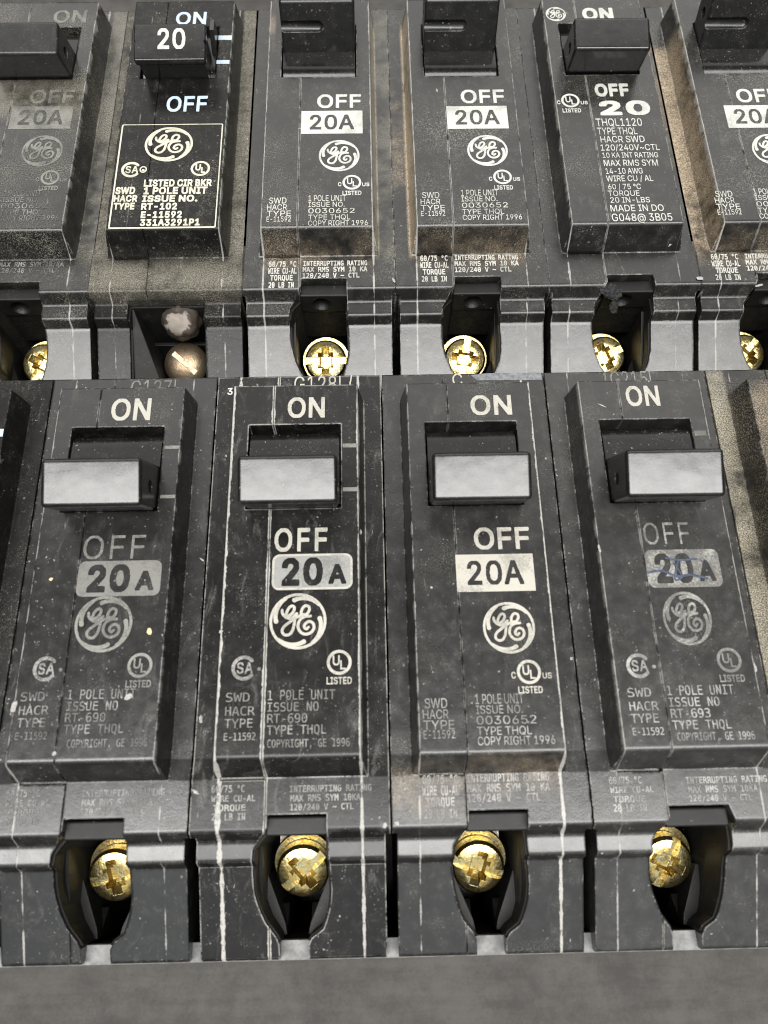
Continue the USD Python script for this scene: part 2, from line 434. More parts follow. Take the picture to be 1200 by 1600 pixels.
def body(opening=None, key='std', rear=4.9, wide=False, broken=0.0):
    k = (key,)
    b = prism_x(PROF, -HX, HX)
    arc = [(57.0 + 0.75 * math.sin(a) * 1.0, 4.25 + 0.75 * math.cos(a)) for a in np.radians(np.linspace(0, 66, 7))]
    nose = hullpts([(sx * 9.05, rear, 5.0) for sx in (-1, 1)] + [(sx * (9.05 + (5 - zz) * 0.17), uu, zz) for sx in (-1, 1) for uu, zz in arc] + [(sx * 9.95, rear - 0.1, -0.4) for sx in (-1, 1)] + [(sx * 9.95, 59.8, -0.4) for sx in (-1, 1)])
    b = b + nose
    b = b - bx(-6.65, 6.65, 11.35, 24.45, -18, 9)
    op = opening or OPEN
    b = b - prism_z(op, -44, 4)
    for s in (-1, 1):                                             # the sides are set back beside the wire end
        b = b - bx(*sorted((s * 11.95, s * 14)), 66.4, 82, -50, 2)
    b = b - bx(-9.0, -3.1, 59.35, 59.75, -0.3, 1.0)                # the short slit at the foot of the raised face
    return b


def build_breaker(name, label, cx, y0, dz, mat, prints, handle='off', grip='grip', opening=None, seam=-3.15, group=None, screw=(0.0, 20.0), style='new', lug='std'):
    t = thing(name, label, 'circuit breaker', (cx, y0, dz), group)
    b = body(opening, style)
    o_ = Polygon(opening or OPEN).buffer(0)
    i_ = o_.buffer(-0.3)
    well = prism_z(list(o_.buffer(0.15).exterior.coords)[:-1], -43, -2.9) - prism_z(list(max(getattr(i_, 'geoms', [i_]), key=lambda q: q.area).exterior.coords)[:-1], -44, 0)
    well = well ^ bx(-20, 20, 60, 79.1, -50, 5) ^ prism_x([(a, b - 0.6) for a, b in PROF], -20, 20)
    b = b - well
    left = b.trim_by_plane((-1, 0, 0), -(seam - 0.05))
    right = b.trim_by_plane((1, 0, 0), seam + 0.05)
    put(t, 'case_cover', left, mat)
    put(t, 'case_base', right, mat)
    put(t, 'terminal_lining', well, M['inner_matt'])  # matt lining added to cut brass reflections on the opening walls
    # rocker and toggle
    th = 17.0 if handle == 'off' else -17.0
    pz, pu = (-5.1, 17.9) if style == 'new' else (-6.7, 17.9)
    se, ht = (18.55, 3.2) if y0 == 0 else (17.7, 2.95)
    rock = Manifold.batch_hull([xcyl(-6.4, 6.4, 14.6, 1.75, 3.0, 64), xcyl(-6.4, 6.4, 21.25, 1.85, 3.0, 64), bx(-6.4, 6.4, 11.6, 24.25, -9, 0)])
    lean = lambda q: q.translate((0, pu, -pz)).rotate((th, 0, 0)).translate((0, -pu, pz))     # local -y leans to the wire end
    if style == 'old':
        st = hullpts([(sx * 5.2, pu + a, pz) for sx in (-1, 1) for a in (-3, 3)] + [(sx * 5.6, pu + a, pz + 17.4) for sx in (-1, 1) for a in (-3.1, 2.9)])
        pl = rbox(-6.05, 6.05, pu - 3.3, pu + 3.3, pz + 17.2, pz + 18.6, 0.35)
        for sx in (-1, 1):
            pl = pl - Manifold.cylinder(3, 0.5, 0.5, 16).translate((sx * 6.25, -pu, pz + 17))
        h = lean(st + pl)
    else:
        h = Manifold.batch_hull([Manifold.sphere(0.6, 20).translate((sx * xx, -(pu + sy * yy), zz)) for sx in (-1, 1) for sy in (-1, 1) for xx, yy, zz in ((5.85, ht - 0.45, pz), (5.9, ht - 0.6, pz + se - 0.6))])
        h = h - xcyl(-9, -4.6, pu + 0.2, pz + 14.3, 0.9, 20) - xcyl(4.6, 9, pu + 0.2, pz + 14.3, 0.9, 20)
        if handle == 'on':
            pill = Manifold.batch_hull([Manifold.sphere(0.95, 20).translate((a, -(pu + ht + 0.30), pz + 13.6)) for a in (-8, 0.1)])
            h = h - pill
        h = lean(h)
    tg = put(t, 'toggle', h, M[grip], 25)
    put(tg, 'rocker', rock - h, M['rocker'], 25)
    if style == 'old':
        put(tg, 'stop_lug', hullpts([(5.6, 14, 0), (6.5, 14, 0), (5.6, 21, 0), (6.5, 21, 0), (5.7, 14, 8.2), (6.5, 14, 8.2), (5.7, 16.5, 8.2), (6.5, 16.5, 8.2)]), M['grip'])
        num = flat(text_shape('20', -2.0, 2.7, pu - 2.2, pu + 1.2, 1), pz + 18.58, 0.06)
        num.apply_transform(trimesh.transformations.rotation_matrix(math.radians(th), (1, 0, 0), (0, -pu, pz)))
        put(tg, 'rating_number', num, prints['ink'])
    # wire end
    terminal(t, screw, lug)
    # print
    for nm, sh, z, ik in prints['marks']:
        fl = flat(sh, z)
        if nm in ('torque_print', 'rating_print'):
            fl.vertices[:, 2] -= (-fl.vertices[:, 1] - 59.55) * 0.10 / 5.95
        put(t, nm, fl, ik)
    return t


def terminal(t, screw, lug):
    sx, rot = screw
    sg = 1 if sx <= 0 else -1
    if lug == 'std':
        bl = rbox(-3.2, 5.0, 64.1, 66.4, -5.4, -1.0, 0.3) - Manifold.sphere(1.7, 24).translate((0.3, -66.9, -3.2))
        put(t, 'barrier_block', bl, M['inner'])
        put(t, 'clamp_plate', bx(-3.0, 4.6, 65.6, 66.1, -13, -5.4), M['clamp'])
        put(t, 'inner_liner', hullpts([(sg * a, b, c) for a in (4.25, 7.0) for b, c in ((66.8, -5.8), (77.0, -10.4), (66.8, -16), (77.0, -16))]), M['inner'])
        for sgn in (-1, 1):
            put(t, 'wire_guide', prism_z([(sgn * a, b) for a, b in ((5.2, 71.5), (4.3, 71.5), (1.7, 77.6), (1.4, 79.0), (2.3, 79.0), (5.2, 77.0))], -30, -13.0), M['inner'])
        put(t, 'wire_ramp', hullpts([(a, 75.5, -17) for a in (-4.8, 4.6)] + [(a, 79.0, -21) for a in (-4.8, 4.6)] + [(a, 79.0, -14.5) for a in (-4.8, 4.6)]) - bx(-1.6, 1.6, 70, 82, -24, -8), M['inner'])
    else:
        put(t, 'inner_liner', hullpts([(-7.2, 66.2, -3), (-6.3, 66.2, -3), (-7.2, 79, -9), (-1.5, 79, -9.6), (-7.2, 66.2, -14), (-4.5, 66.2, -14), (-7.2, 79, -16), (-1.0, 79, -16)]), M['inner_matt'])
        put(t, 'barrier_block', bx(-6.8, 6.4, 68.6, 69.2, -17, -10.5), M['inner'])
    tilt = 22.0
    r = 3.65
    put(t, 'terminal_plate', bx(-3.1, 3.1, 66.7, 70.5, -17.2, -16.4), M['steel'])
    if lug == 'std':
        prof = np.array([(0, 0), (r, 0), (r, 1.5), (r - 0.35, 2.05), (r - 1.2, 2.3), (0, 2.35)])
        hd = CrossSection([prof]).revolve(40)
        hd = hd - hullpts([(a, b, 2.6) for a in (-1.45, 1.45) for b in (-1.45, 1.45)] + [(a, b, 0.7) for a in (-0.85, 0.85) for b in (-0.85, 0.85)]) - Manifold.cube((9, 1.25, 1.9), True).translate((0, 0, 2.5)) - hullpts([(a, b, 2.6) for a in (-0.75, 0.75) for b in (-2.7, 2.7)] + [(a, b, 0.9) for a in (-0.4, 0.4) for b in (-1.2, 1.2)])
        ws = Manifold.cylinder(0.8, 4.15, 4.15, 40) - Manifold.cylinder(3, 2.2, 2.2, 30, ).translate((0, 0, -1))
        stem = Manifold.cylinder(6, 1.9, 1.9, 24).translate((0, 0, -6))
        mt = M['brass']
    else:
        hd = (Manifold.sphere(4.6, 48).translate((0, 0, -2.2)) ^ Manifold.cylinder(4, 3.7, 3.7, 40)) - Manifold.cube((9, 0.9, 1.8), True).translate((0, 0, 2.5))
        ws, stem, mt = None, Manifold.cylinder(6, 1.9, 1.9, 24).translate((0, 0, -6)), M['brass_rust']
    at = (sx, -70.6, -14.4) if lug == 'std' else (sx + 0.3, -72.4, -11.6)
    place = lambda q: q.rotate((0, 0, rot)).rotate((tilt, 0, 0)).translate(at)
    sp = put(t, 'terminal_screw', place(hd + stem), mt, 18)
    if ws is not None:
        put(t, 'clamp_washer', ws.translate((0, 0, -0.9)).rotate((tilt, 0, 0)).translate((sx, -70.2, -14.4)), M['brass'], 35)


# ------------------------------------------------------------------ what is printed on each one
ZN, ZL = 5.0, 0.35


def small_print(rows, bold=1):
    return union_all([text_shape(s, a, b, c, d, bold) for s, a, b, c, d in rows])


def rating_box(x0, x1, u0, u1, r, digits=None, big=None, a=None, bold=2):
    sh = rrect(x0, x1, u0, u1, r)
    w, h = x1 - x0, u1 - u0
    if digits:                                                    # "20A" in one size
        return sh.difference(text_shape('20A', x0 + 0.14 * w, x1 - 0.14 * w, u0 + 0.2 * h, u1 - 0.2 * h, 1))
    num = text_shape('20', x0 + 0.12 * w, x0 + 0.63 * w, u0 + 0.16 * h, u1 - 0.16 * h, 2)
    return sh.difference(num).difference(text_shape('A', x0 + 0.70 * w, x0 + 0.92 * w, u0 + 0.34 * h, u1 - 0.18 * h, 2))


def marks_front(k, du, ink_a, ink_b, on, off, bx_, ge, ul, csa, rt, copy, low, rear, pole_x, side_x):
    """the older front-row print: rounded rating box, separate safety marks"""
    px, sx = pole_x, side_x
    rows = [('1 POLE UNIT', px, px + 8.5, 49.0 + du, 50.2 + du), ('ISSUE NO', px, px + 6.4, 50.5 + du, 51.6 + du), (rt, px, px + 5.0, 51.9 + du, 53.0 + du), ('TYPE THQL', px, px + 7.4, 53.3 + du, 54.4 + du),
            ('COPYRIGHT, GE 1996', copy[0], copy[1], copy[2], copy[2] + 0.95)]
    side = [('SWD', sx, sx + 3.0, 49.2 + du, 50.3 + du), ('HACR', sx, sx + 3.7, 50.9 + du, 52.0 + du), ('TYPE', sx, sx + 3.5, 52.4 + du, 53.5 + du), ('E-11592', sx, sx + 3.9, 54.1 + du, 55.0 + du)]
    lo = [('60/75 °C', low[0], low[0] + 4.2, 60.3, 61.1), ('WIRE CU-AL', low[0], low[0] + 5.6, 61.5, 62.2), ('TORQUE', low[0] + 0.3, low[0] + 4.4, 62.6, 63.3), ('20 LB IN', low[0] + 0.2, low[0] + 4.4, 63.6, 64.4)]
    hi = [('INTERRUPTING RATING', low[1], low[1] + 10.4, 60.5, 61.25), ('MAX RMS SYM 10KA', low[1] + 0.1, low[1] + 9.0, 61.6, 62.35), ('120/240 V ∼ CTL'.replace('∼', '~'), low[1] + 0.1, low[1] + 8.1, 62.7, 63.4)]
    return [('on_mark', text_shape('ON', *on, 1), ZN, I['good']), ('off_mark', text_shape('OFF', *off, 0 if k != 2 else 1, 0.08), ZN, ink_a), ('rating_plate', rating_box(*bx_), ZN, I[{1: 'box_dim', 2: 'box_grey', 4: 'pale'}[k]]),
            ('emblem', mono(*ge), ZN, ink_a), ('listing_mark', ul_mark(ul[0], ul[1], 1.6), ZN, ink_a), ('safety_mark', csa_mark(csa[0], csa[1], 1.6), ZN, ink_b),
            ('small_print', small_print(rows, 10), ZN, ink_b), ('side_print', small_print(side, 10), ZN, ink_b), ('torque_print', small_print(lo, 11), ZL, ink_b), ('rating_print', small_print(hi, 11), ZL, ink_b)] + \
           ([('plate_border', rrect(*bx_).difference(rrect(bx_[0] + 0.3, bx_[1] - 0.3, bx_[2] + 0.3, bx_[3] - 0.3, 0.8)), ZN + 0.03, ink_a)] if k == 2 else []) + \
           ([('date_code', text_shape(*rear), 0.0, ink_a)] if rear else [])


def marks_new(ink_a, ink_b, dx, du, rear=None, on=None, cus=True):
    """the later print: square rating box"""
    f = lambda q: (q[0], q[1] + dx, q[2] + dx, q[3] + du, q[4] + du)
    rows = [('1 POLE UNIT', -1.4, 4.7, 50.8, 52.0), ('ISSUE NO.', -1.4, 4.5, 52.2, 53.2), ('0030652', -1.4, 6.1, 53.5, 54.5), ('TYPE THQL', -1.4, 5.4, 54.8, 55.8), ('COPY RIGHT 1996', -1.4, 8.2, 56.0, 57.0)]
    side = [('SWD', -7.8, -5.0, 51.2, 52.4), ('HACR', -8.1, -4.9, 52.6, 53.7), ('TYPE', -8.1, -4.2, 53.9, 55.0), ('E-11592', -8.1, -4.2, 55.1, 56.1)]
    lo = [('60/75 °C', -8.2, -3.7, 60.2, 61.2), ('WIRE CU-AL', -8.3, -3.6, 61.5, 62.6), ('TORQUE', -7.9, -4.2, 62.9, 63.9), ('20 LB IN', -8.1, -4.0, 64.3, 65.3)]
    hi = [('INTERRUPTING RATING', -2.5, 8.0, 60.2, 61.1), ('MAX RMS SYM 10 KA', -2.6, 8.0, 61.4, 62.3), ('120/240 V ~ CTL', -2.6, 6.7, 62.6, 63.5)]
    return [('on_mark', text_shape('ON', *(on or (0.2, 6.2)), 7.2, 10.2, 1), ZN, ink_a), ('off_mark', text_shape('OFF', -0.2 + dx, 7.4 + dx, 28.5 + du, 31.4 + du, 1), ZN, ink_a),
            ('rating_plate', rating_box(-2.9 + dx, 7.6 + dx, 32.2 + du, 37.4 + du, 0, True), ZN, ink_a), ('emblem', mono(3.6 + dx, 42.3 + du, 3.42), ZN, ink_a),
            ('listing_mark', ul_mark(5.7 + dx, 48.1 + du, 1.55, True, cus), ZN, ink_a), ('small_print', small_print([f(q) for q in rows], 0), ZN, ink_b), ('side_print', small_print([f(q) for q in side], 0), ZN, ink_b),
            ('torque_print', small_print([f(q) for q in lo], 11), ZL, ink_b), ('rating_print', small_print([f(q) for q in hi], 11), ZL, ink_b)] + ([('date_code', text_shape(*rear), 0.0, ink_a)] if rear else [])


def jitter(k, amt=0.14, right=0.0):
    r = np.random.default_rng(k)
    out = []
    P = OPEN
    for i, (a, b) in enumerate(P):
        c, d = P[(i + 1) % len(P)]
        n = max(1, int(math.hypot(c - a, d - b) / 1.1))
        for t in range(n):
            fx, fu = a + (c - a) * t / n, b + (d - b) * t / n
            tear = amt if 64.5 < fu < 79 else amt * 0.15
            ex = right * math.exp(-((fu - 67.5) / 2.2)**2) if fx > 3 else 0
            out.append((fx + r.normal() * tear * 0.5 + ex, fu + (r.normal() * tear * 0.35 if fu < 80 else 0)))
    q = np.array(out)
    k_ = [i for i in range(len(q)) if q[i, 1] < 79 and q[i, 1] > 64.6]
    sm = q.copy()
    for i in k_:
        sm[i] = 0.3 * q[i - 1] + 0.4 * q[i] + 0.3 * q[(i + 1) % len(q)]
    return [tuple(t) for t in sm]


WHITE = (0.50, 0.49, 0.44)
GREY = (0.32, 0.31, 0.28)
I = {'box_dim': ink('print_box_dim', (0.19, 0.185, 0.17), 0.1, 9), 'box_grey': ink('print_box_grey', (0.28, 0.28, 0.265), 0.1, 10), 'white': ink('print_white', (0.62, 0.61, 0.56), 0.05, 1), 'cream': ink('print_cream', (0.66, 0.63, 0.50), 0.05, 2), 'blue': ink('print_bluish', (0.55, 0.66, 0.80), 0.0, 3),
     'fresh': ink('print_fresh', (0.60, 0.59, 0.53), 0.15, 11), 'good': ink('print_good', (0.46, 0.44, 0.38), 0.1, 4), 'pale': ink('print_pale', (0.34, 0.33, 0.30), 0.42, 5), 'dull': ink('print_dull', (0.23, 0.225, 0.20), 0.3, 6), 'rubbed': ink('print_rubbed', (0.30, 0.295, 0.28), 0.5, 7), 'worn': ink('print_worn', (0.38, 0.37, 0.35), 0.36, 8)}

W = 0.38
FR = 'breakers of the front row'
BK = 'breakers of the back row'

# ---- front row, left to right
f0 = plastic('case_front_a', spec=0.2, base=0.016, cx=-63.5, rough=0.48, dust=0.5, dust_col=(0.14, 0.125, 0.10), specks=0.8, edge=0.3, lines=[(9.05, W, 0.15)], seed=11)
build_breaker('circuit_breaker', 'dark speckled breaker cut off by the left edge of the photo, front row', -63.5, 0, 0, f0,
              {'ink': I['blue'], 'marks': [('position_bar', union_all([sbox(6.6, -12.6, 9.0, -11.4), sbox(6.6, -18.6, 9.0, -17.6)]), ZN, I['blue'])]}, style='old', opening=jitter(1))

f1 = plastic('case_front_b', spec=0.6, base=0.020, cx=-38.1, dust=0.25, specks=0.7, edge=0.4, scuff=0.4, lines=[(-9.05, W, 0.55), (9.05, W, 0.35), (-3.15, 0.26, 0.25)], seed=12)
BR['b1'] = build_breaker('circuit_breaker', 'front row breaker with faint rubbed lettering, toggle nearest the left edge of the photo', -38.1, 0, 0, f1,
              {'ink': I['white'], 'marks': marks_front(1, -0.4, I['dull'], I['rubbed'], (-1.3, 4.4, 6.9, 10.2), (-2.8, 5.5, 28.0, 31.3), (-3.1, 8.0, 31.6, 36.5, 0.9), (1.05, 40.2, 3.75), (6.3, 45.7), (-5.7, 45.9),
                                                           'RT-690', (-1.8, 8.1, 54.7), (-10.4, -0.9), ('G127L', -0.6, 7.1, 0.7, 3.3, 0), -2.4, -8.3) + [('position_bar', union_all([sbox(6.9, -15.0, 9.0, -14.5), sbox(6.9, -22.6, 9.0, -22.1)]), ZN, I['dull'])]},
              opening=jitter(2), screw=(0.2, 12), group=None)

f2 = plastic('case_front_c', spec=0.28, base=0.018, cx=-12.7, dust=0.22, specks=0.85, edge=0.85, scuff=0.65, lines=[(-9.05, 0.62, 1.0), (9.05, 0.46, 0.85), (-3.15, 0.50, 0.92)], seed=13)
BR['b2'] = build_breaker('circuit_breaker', 'front row breaker with thick chalky white edge lines and bold monogram', -12.7, 0, 0, f2,
              {'ink': I['white'], 'marks': marks_front(2, 0.2, I['good'], I['pale'], (-1.1, 4.3, 7.1, 10.2), (-2.4, 4.8, 27.5, 30.6), (-2.6, 8.2, 31.1, 36.1, 1.0), (1.0, 40.3, 3.75), (6.4, 45.8), (-5.8, 46.3),
                                                           'RT-690', (-2.5, 7.7, 55.2), (-10.0, -0.1), ('G128L/', -0.8, 8.2, 0.4, 3.1, 0), -2.6, -7.9) + [('position_bar', union_all([sbox(6.9, -15.2, 9.0, -14.6), sbox(6.9, -22.0, 9.0, -21.4)]), ZN, I['dull']), ('case_number', text_shape('3', -11.1, -10.3, 2.3, 3.4, 1), 0.0, I['white'])]},
              opening=jitter(3), screw=(0.6, 40), group=None)

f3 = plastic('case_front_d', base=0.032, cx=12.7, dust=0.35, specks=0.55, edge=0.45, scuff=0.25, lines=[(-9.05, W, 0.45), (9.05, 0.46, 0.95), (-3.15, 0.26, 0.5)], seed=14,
             bands=[(-12.6, -3.3, -64, -59, 0.4, TAN), (-3, 9, -61.5, -58, 0.5, TAN)])
BR['b3'] = build_breaker('circuit_breaker', 'front row breaker with a pale square label and painted reflection on its worn rear edge', 12.7, 0, 0, f3,
              {'ink': I['white'], 'marks': marks_new(I['good'], I['worn'], -0.4, -0.6, ('C', -1.6, -0.1, 0.3, 2.4, 0)) + [('painted_sheen_patch', Polygon([(1.3, -0.6), (2.2, -1.5), (13 - .6, -1.6), (12.3, -0.3), (4, -0.25)]), 0.0, M['sheen'])]}, opening=jitter(4), screw=(-0.6, -18), group=None)  # pale polygon paints the reflection on the worn rear strip

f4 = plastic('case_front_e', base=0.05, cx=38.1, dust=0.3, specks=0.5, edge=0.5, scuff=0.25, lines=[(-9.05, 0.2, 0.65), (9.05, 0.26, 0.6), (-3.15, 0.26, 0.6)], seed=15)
scr = union_all([LineString(crom(k, 5)).buffer(w, quad_segs=2) for k, w in (([(-3.0, -34.6), (-1.0, -34.4), (1.0, -35.2), (3.0, -35.0), (5.0, -35.6)], 0.17), ([(-0.2, -32.6), (1.5, -32.9), (4.0, -32.8)], 0.13), ([(0.8, -33.4), (1.6, -35.2), (0.6, -35.6), (1.4, -33.0)], 0.12), ([(4.4, -32.9), (4.8, -33.2), (5.0, -32.9), (5.3, -33.3)], 0.05))])
BR['b4'] = build_breaker('circuit_breaker', 'greyish front row breaker with blue pen scribble across its rounded rating label', 38.1, 0, 0, f4,
              {'ink': I['white'], 'marks': marks_front(4, 0.6, I['pale'], I['worn'], (-2.2, 2.7, 6.0, 9.1), (-2.7, 3.6, 27.5, 30.6), (-3.0, 7.0, 31.4, 36.7, 0.9), (1.4, 40.9, 3.2, 3.6), (5.9, 46.5), (-5.9, 47.0),
                                                           'RT-693', (-2.3, 7.4, 55.4), (-10.2, -0.3), ('G215L', -2.3, 4.8, 0.3, 3.0, 0), -2.7, -7.8) + [('position_bar', sbox(6.9, -14.2, 8.6, -13.4), ZN, I['dull']), ('pen_scribble', scr, ZN + 0.06, M['ink_blue'])]},
              opening=jitter(5, 0.2, 1.2), screw=(0.2, 65), group=None)

f5 = plastic('case_front_f', base=0.022, cx=63.5, dust=0.95, dust_col=(0.26, 0.225, 0.165), specks=0.7, edge=0.4, lines=[(-9.05, W, 0.3)], seed=16, bands=[(-12.7, -9.9, -60, 0, 0.75, (0.31, 0.28, 0.21)), (-9, -4, -40, -6, 0.5, TAN)])
build_breaker('circuit_breaker', 'dusty breaker cut off by the right edge of the photo, fine sand along its shoulder', 63.5, 0, 0, f5, {'ink': I['white'], 'marks': []}, opening=jitter(6))

# ---- back row, left to right
YB, ZB = 81.5, 0.5
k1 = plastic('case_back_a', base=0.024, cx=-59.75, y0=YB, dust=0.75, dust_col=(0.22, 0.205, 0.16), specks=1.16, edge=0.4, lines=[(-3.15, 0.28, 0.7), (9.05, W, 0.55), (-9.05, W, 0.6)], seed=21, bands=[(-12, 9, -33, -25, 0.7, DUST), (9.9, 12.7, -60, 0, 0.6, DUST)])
build_breaker('circuit_breaker', 'dusty back row breaker at the left photo edge with grey square label', -59.75, YB, ZB, k1,
              {'ink': I['white'], 'marks': marks_new(I['dull'], I['rubbed'], 0.1, -1.4, None, (1.3, 7.3))}, grip='grip_dusty', opening=jitter(7), screw=(0.9, 60), group=None)

k2 = plastic('case_back_b', spec=0.16, base=0.017, cx=-34.7, y0=YB, dust=0.45, dust_col=(0.20, 0.185, 0.14), specks=1.09, edge=0.35, lines=[(-9.05, W, 0.35), (9.05, W, 0.5), (-5.7, 0.1, 0.2)], seed=22, bands=[(9.9, 12.7, -60, 0, 0.85, DUST), (-12.7, -9.9, -60, 0, 0.7, DUST), (-12.7, 12.7, -66, -60.5, 0.85, DUST)])
rows2 = [('LISTED CIR BKR', -3.7, 7.4, 47.5, 48.8), ('1 POLE UNIT', -3.6, 6.8, 49.1, 50.4), ('ISSUE NO.', -3.7, 5.3, 50.8, 52.0), ('RT-102', -3.7, 2.1, 52.4, 53.6), ('E-11592', -3.6, 3.0, 54.1, 55.3), ('331A3291P1', -3.6, 6.0, 55.7, 56.9), ('SWD', -8.2, -5.0, 49.0, 50.3), ('HACR', -8.3, -4.5, 50.7, 51.9), ('TYPE', -8.2, -4.8, 52.3, 53.5)]
frame2 = rrect(-8.6, 8.6, 35.2, 57.5, 0.3).difference(rrect(-8.35, 8.4, 35.35, 57.2, 0.2))
OLD = [(-6.6, 66.6), (6.0, 66.6), (6.0, 84), (-6.6, 84)]
build_breaker('circuit_breaker', 'back row breaker with a white 20 on its toggle and bright cream print', -34.7, YB, ZB, k2,
              {'ink': I['white'], 'marks': [('on_mark', text_shape('ON', -1.4, 4.1, 7.9, 10.9, 1), ZN, I['blue']), ('off_mark', text_shape('OFF', -1.4, 5.6, 28.9, 32.2, 1), ZN, I['blue']),
                                            ('position_bar', union_all([sbox(6.6, -15.0, 9.0, -13.9), sbox(6.6, -21.0, 8.9, -20.1)]), ZN, I['blue']), ('label_border', frame2, ZN, I['cream']),
                                            ('emblem', mono(-0.3, 39.7, 4.05, 3.8), ZN, I['cream']), ('listing_mark', ul_mark(5.35, 45.1, 1.6, False, False, 2), ZN, I['cream']),
                                            ('safety_mark', csa_mark(-6.1, 45.2, 1.65).union(ring(-4.1, 45.2, 0.6, 0.7, 0.2)), ZN, I['cream']), ('small_print', small_print(rows2, 2), ZN, I['cream'])]},
              style='old', lug='old', opening=OLD, screw=(0.9, -42), group=None)

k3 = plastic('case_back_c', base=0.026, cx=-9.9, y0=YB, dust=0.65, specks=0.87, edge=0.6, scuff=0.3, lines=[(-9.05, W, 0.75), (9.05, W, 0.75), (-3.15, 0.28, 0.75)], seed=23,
             bands=[(9.2, 10.0, -59, -6, 0.95, (0.50, 0.44, 0.33)), (10.0, 12.7, -60, -2, 0.5, DUST), (-9, 9, -61.5, -58.5, 0.5, TAN), (-9.6, -8.0, -14, -9, 0.7, TAN)])
BR['k3'] = build_breaker('circuit_breaker', 'raised toggle, square label, back row breaker with tan dust down its right flank', -9.9, YB, ZB, k3,
              {'ink': I['white'], 'marks': marks_new(I['white'], I['fresh'], 0.0, 0.3)}, handle='on', grip='grip_dusty', opening=jitter(8), screw=(0.4, 0), group=None)

k4 = plastic('case_back_d', base=0.026, cx=15.3, y0=YB, dust=0.65, specks=0.87, edge=0.55, scuff=0.35, lines=[(-9.05, W, 0.75), (9.05, W, 0.5), (-3.15, 0.3, 0.85)], seed=24,
             bands=[(-10.2, -9.1, -59, -6, 0.95, (0.52, 0.41, 0.27)), (-12.4, -10, -45, -20, 0.4, TAN), (-9, 9, -61.5, -58.5, 0.55, TAN)])
BR['k4'] = build_breaker('circuit_breaker', 'back row breaker with raised toggle, square label, tan dust on left flank', 15.3, YB, ZB, k4,
              {'ink': I['white'], 'marks': marks_new(I['white'], I['fresh'], -0.2, -0.5)}, handle='on', grip='grip_dusty', opening=jitter(9), screw=(-0.3, 80), group=None)

k5 = plastic('case_back_e', base=0.026, cx=40.4, y0=YB, dust=0.55, specks=0.87, edge=0.6, scuff=0.3, lines=[(-9.05, W, 0.6), (9.05, 0.16, 0.5), (-3.15, 0.3, 0.75)], seed=25, bands=[(11, 12.7, -40, -6, 0.5, TAN)])
rows5 = [('THQL1120', -2.6, 5.3, 34.9, 36.6), ('TYPE THQL', -2.6, 4.2, 37.0, 38.5), ('HACR SWD', -2.3, 5.2, 38.9, 40.3), ('120/240V~CTL', -2.5, 7.5, 40.8, 42.1), ('10 KA INT RATING', -2.4, 7.0, 42.6, 43.7), ('MAX RMS SYM', -2.4, 6.7, 44.2, 45.5), ('14-10 AWG', -2.3, 3.9, 46.0, 47.2), ('WIRE CU / AL', -2.4, 5.4, 47.6, 48.8), ('60 / 75 °C', -2.3, 3.1, 49.4, 50.5), ('TORQUE', -2.5, 2.7, 50.8, 51.9), ('20 IN-LBS', -2.3, 4.2, 52.2, 53.3), ('MADE IN DO', -2.5, 6.2, 53.8, 55.1), ('G048@ 3B05', -2.5, 7.3, 55.6, 57.1)]
BR['k5'] = build_breaker('circuit_breaker', 'back row breaker with a long column of white print under a bold 20', 40.4, YB, ZB, k5,
              {'ink': I['white'], 'marks': [('on_mark', text_shape('ON', -1.9, 3.8, 7.7, 10.4, 2), ZN, I['white']), ('off_mark', text_shape('OFF', -1.9, 4.1, 26.9, 29.5, 2), ZN, I['white']), ('rating_number', text_shape('20', -1.6, 7.2, 31.0, 33.9, 2), ZN, I['white']),
                                            ('emblem', mono(-6.8, 9.0, 1.85), ZN, I['white']), ('listing_mark', ul_mark(-6.45, 30.6, 1.6, True, True), ZN, I['white']), ('small_print', small_print(rows5, 0), ZN, I['white'])]},
              opening=jitter(10, 0.2, 0.5), screw=(-0.7, 25), group=None)

k6 = plastic('case_back_f', base=0.026, cx=65.2, y0=YB, dust=0.70, specks=1.16, edge=0.6, scuff=0.35, lines=[(-9.05, W, 0.7), (9.05, W, 0.5), (-3.15, 0.28, 0.6)], seed=26,
             bands=[(-12.7, -9.1, -59, -12, 0.75, (0.46, 0.36, 0.24)), (-12.7, 9, -62, -58.5, 0.5, TAN)])
BR['k6'] = build_breaker('circuit_breaker', 'back row breaker at the right photo edge, tan dirt caked on its flank', 65.2, YB, ZB, k6,
              {'ink': I['white'], 'marks': marks_new(I['white'], I['fresh'], -1.8, -0.1)}, handle='on', grip='grip_dusty', opening=jitter(11), screw=(-0.6, 50), group=None)

# ---- chips of paint and crumbs stuck to the cases
def fleck(parent, x, u, z, rx, ru, rot=0.0, mat='chip', nm='paint_fleck', seed=1):
    q = trimesh.creation.icosphere(2, 1.0)
    n = 0.25 + 0.9 * meshkit.fbm(q.vertices * 1.9 + seed * 7.1, 3, seed)
    q.vertices *= n[:, None] * np.array((rx, ru, 0.08))
    q.apply_transform(trimesh.transformations.rotation_matrix(rot, (0, 0, 1)))
    q.apply_translation((x, -u, z))
    put(parent, nm, q, M[mat], True)


for parent, rows in CHIPS.items():
    for i, a in enumerate(rows):
        fleck(BR[parent], *a[:5], *(a[5:6] or (0.3 * i,)), seed=i + 3)
fleck(BR['b1'], 7.1, 41.3, 5.05, 0.42, 0.6, 0.3, 'crumb', 'crumb', 5)
fleck(BR['b1'], -6.6, 34.0, 5.05, 0.35, 0.3, 0.3, 'crumb', 'crumb', 8)

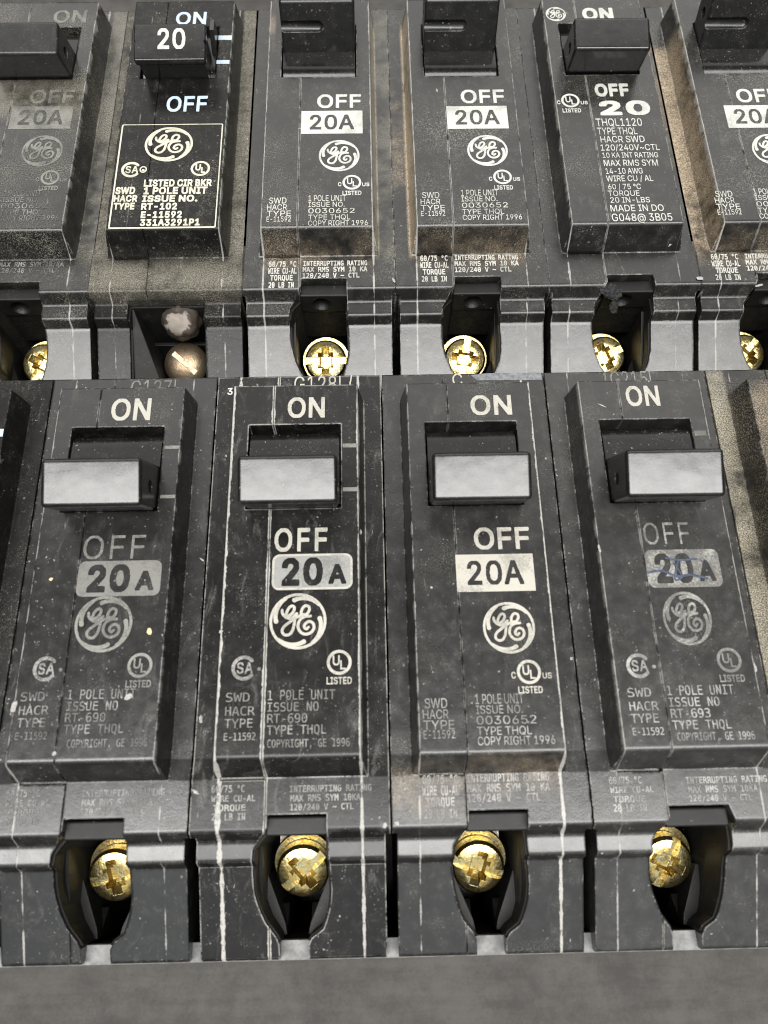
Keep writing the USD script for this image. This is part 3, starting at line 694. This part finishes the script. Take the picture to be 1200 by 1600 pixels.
# ---- loose things caught in the back row
plug = trimesh.creation.icosphere(3, 3.3)
pv = plug.vertices
pv *= (0.68 + 0.6 * meshkit.fbm(pv * 0.55 + 9, 4, 4))[:, None]
g = G()
v, x, y, z = g.pos(-34.7, YB, ZB)
nn = g.noise(v, 0.5, 3, 0.6, 0.4)
d = '@' + g.node('vector_math', math_type='distance', vector1=v, vector2=(1.4, -69.2, -3.8)) + '.value'
wm = g.ss(g.m('add', d, g.mul(g.m('subtract', nn, 0.5), 4.0)), 2.3, 1.7)
p = g.node('principled_bsdf', base_color=g.mix(wm, g.mix(nn, (0.008, 0.006, 0.004), (0.04, 0.028, 0.018)), (0.19, 0.165, 0.14)), roughness=0.7)
g.done('rusty_plug', f'{p}.BSDF')
pt = thing('dirty_plug', 'round brown dirty plug with white core, below the bright cream print', 'plug', (-33.3, YB - 67.6, ZB - 6.0))
put(pt, 'plug_body', plug, '/World/Looks/rusty_plug', True)

lt = thing('lint_tuft', 'torn grey fluff hanging in the wire opening below the long column of print', 'lint', (38.8, YB - 65.6, ZB - 0.6))
lv, lf = [], []
nu, nv = 22, 10
for i in range(nu):
    t = i / (nu - 1)
    c0 = np.array((-1.2 + 2.2 * t + 0.5 * math.sin(5 * t), -0.3 - 2.2 * t, 0.4 - 3.6 * t))
    w = 1.5 * (1 - 0.75 * t) * (0.8 + 0.4 * math.sin(9 * t))
    for j in range(nv):
        a = 2 * math.pi * j / nv
        lv.append(c0 + np.array((w * math.cos(a), 0.45 * w * math.sin(a) - 0.2, 0.25 * w * math.sin(a))) * (0.75 + 0.6 * rng.random()))
for i in range(nu - 1):
    for j in range(nv):
        a, b = i * nv + j, i * nv + (j + 1) % nv
        lf += [(a, b, b + nv), (a, b + nv, a + nv)]
for j in range(1, nv - 1):
    lf += [(0, j + 1, j), ((nu - 1) * nv, (nu - 1) * nv + j, (nu - 1) * nv + j + 1)]
put(lt, 'tuft', trimesh.Trimesh(np.array(lv), np.array(lf), process=False), M['lint'])

# ------------------------------------------------------------------ tray and table
g = G()
v, x, y, z = g.pos()
n1, n2, n3 = g.noise(v, 0.055, 4, 0.6, 0.6), g.noise(v, 0.35, 3, 0.6), g.noise(v, 2.2, 2, 0.6)
wv = '@' + g.node('mapping', mapping_type='point', vector=v, rotation=(0, 0, 0.75), scale=(0.12, 0.9, 1.0)) + '.vector'
n4 = g.noise(wv, 0.5, 3, 0.6)
f = g.m('add', g.mul(n1, 0.4), g.m('add', g.mul(n2, 0.25), g.m('add', g.mul(n4, 0.25), g.mul(n3, 0.15))))
col = g.mix(g.ss(f, 0.38, 0.66), (0.044, 0.0415, 0.0385), (0.076, 0.072, 0.067))
bp = g.node('bump', height=f, distance=0.0004, strength=0.6)
p = g.node('principled_bsdf', base_color=col, roughness=0.85, specular_ior_level=0.25, normal='@' + bp + '.normal')
g.done('table_cloth', f'{p}.BSDF')
tb = put('/World', 'table_top', trimesh.creation.box((1500, 1300, 20), trimesh.transformations.translation_matrix((0, 60, -62))), '/World/Looks/table_cloth')
tag(stage.GetPrimAtPath(tb), kind='structure')
M['tray'] = plastic('tray_black', base=0.02, rough=0.5, dust=0.3, specks=0.3, edge=0.5, seed=31)
M['ledge'] = simple('ledge_grey', (0.07, 0.07, 0.07), (0.17, 0.17, 0.165), 0.6, 0.6, 0.02)
tr = thing('tray', 'shallow dark tray with a pale ledge holding both rows of breakers', 'tray', (0, 0, 0))
put(tr, 'floor_panel', bx(-83, 83, -86, 83.2, -51.8, -47), M['tray'])
put(tr, 'front_wall', bx(-83, 83, 79.6, 81.6, -47, -11.55), M['tray'])
put(tr, 'ledge_strip', hullpts([(sx * 83, uu, zz) for sx in (-1, 1) for uu, zz in ((79.3, -10.45), (81.6, -10.55), (79.3, -11.6), (81.7, -11.0))]), M['ledge'])
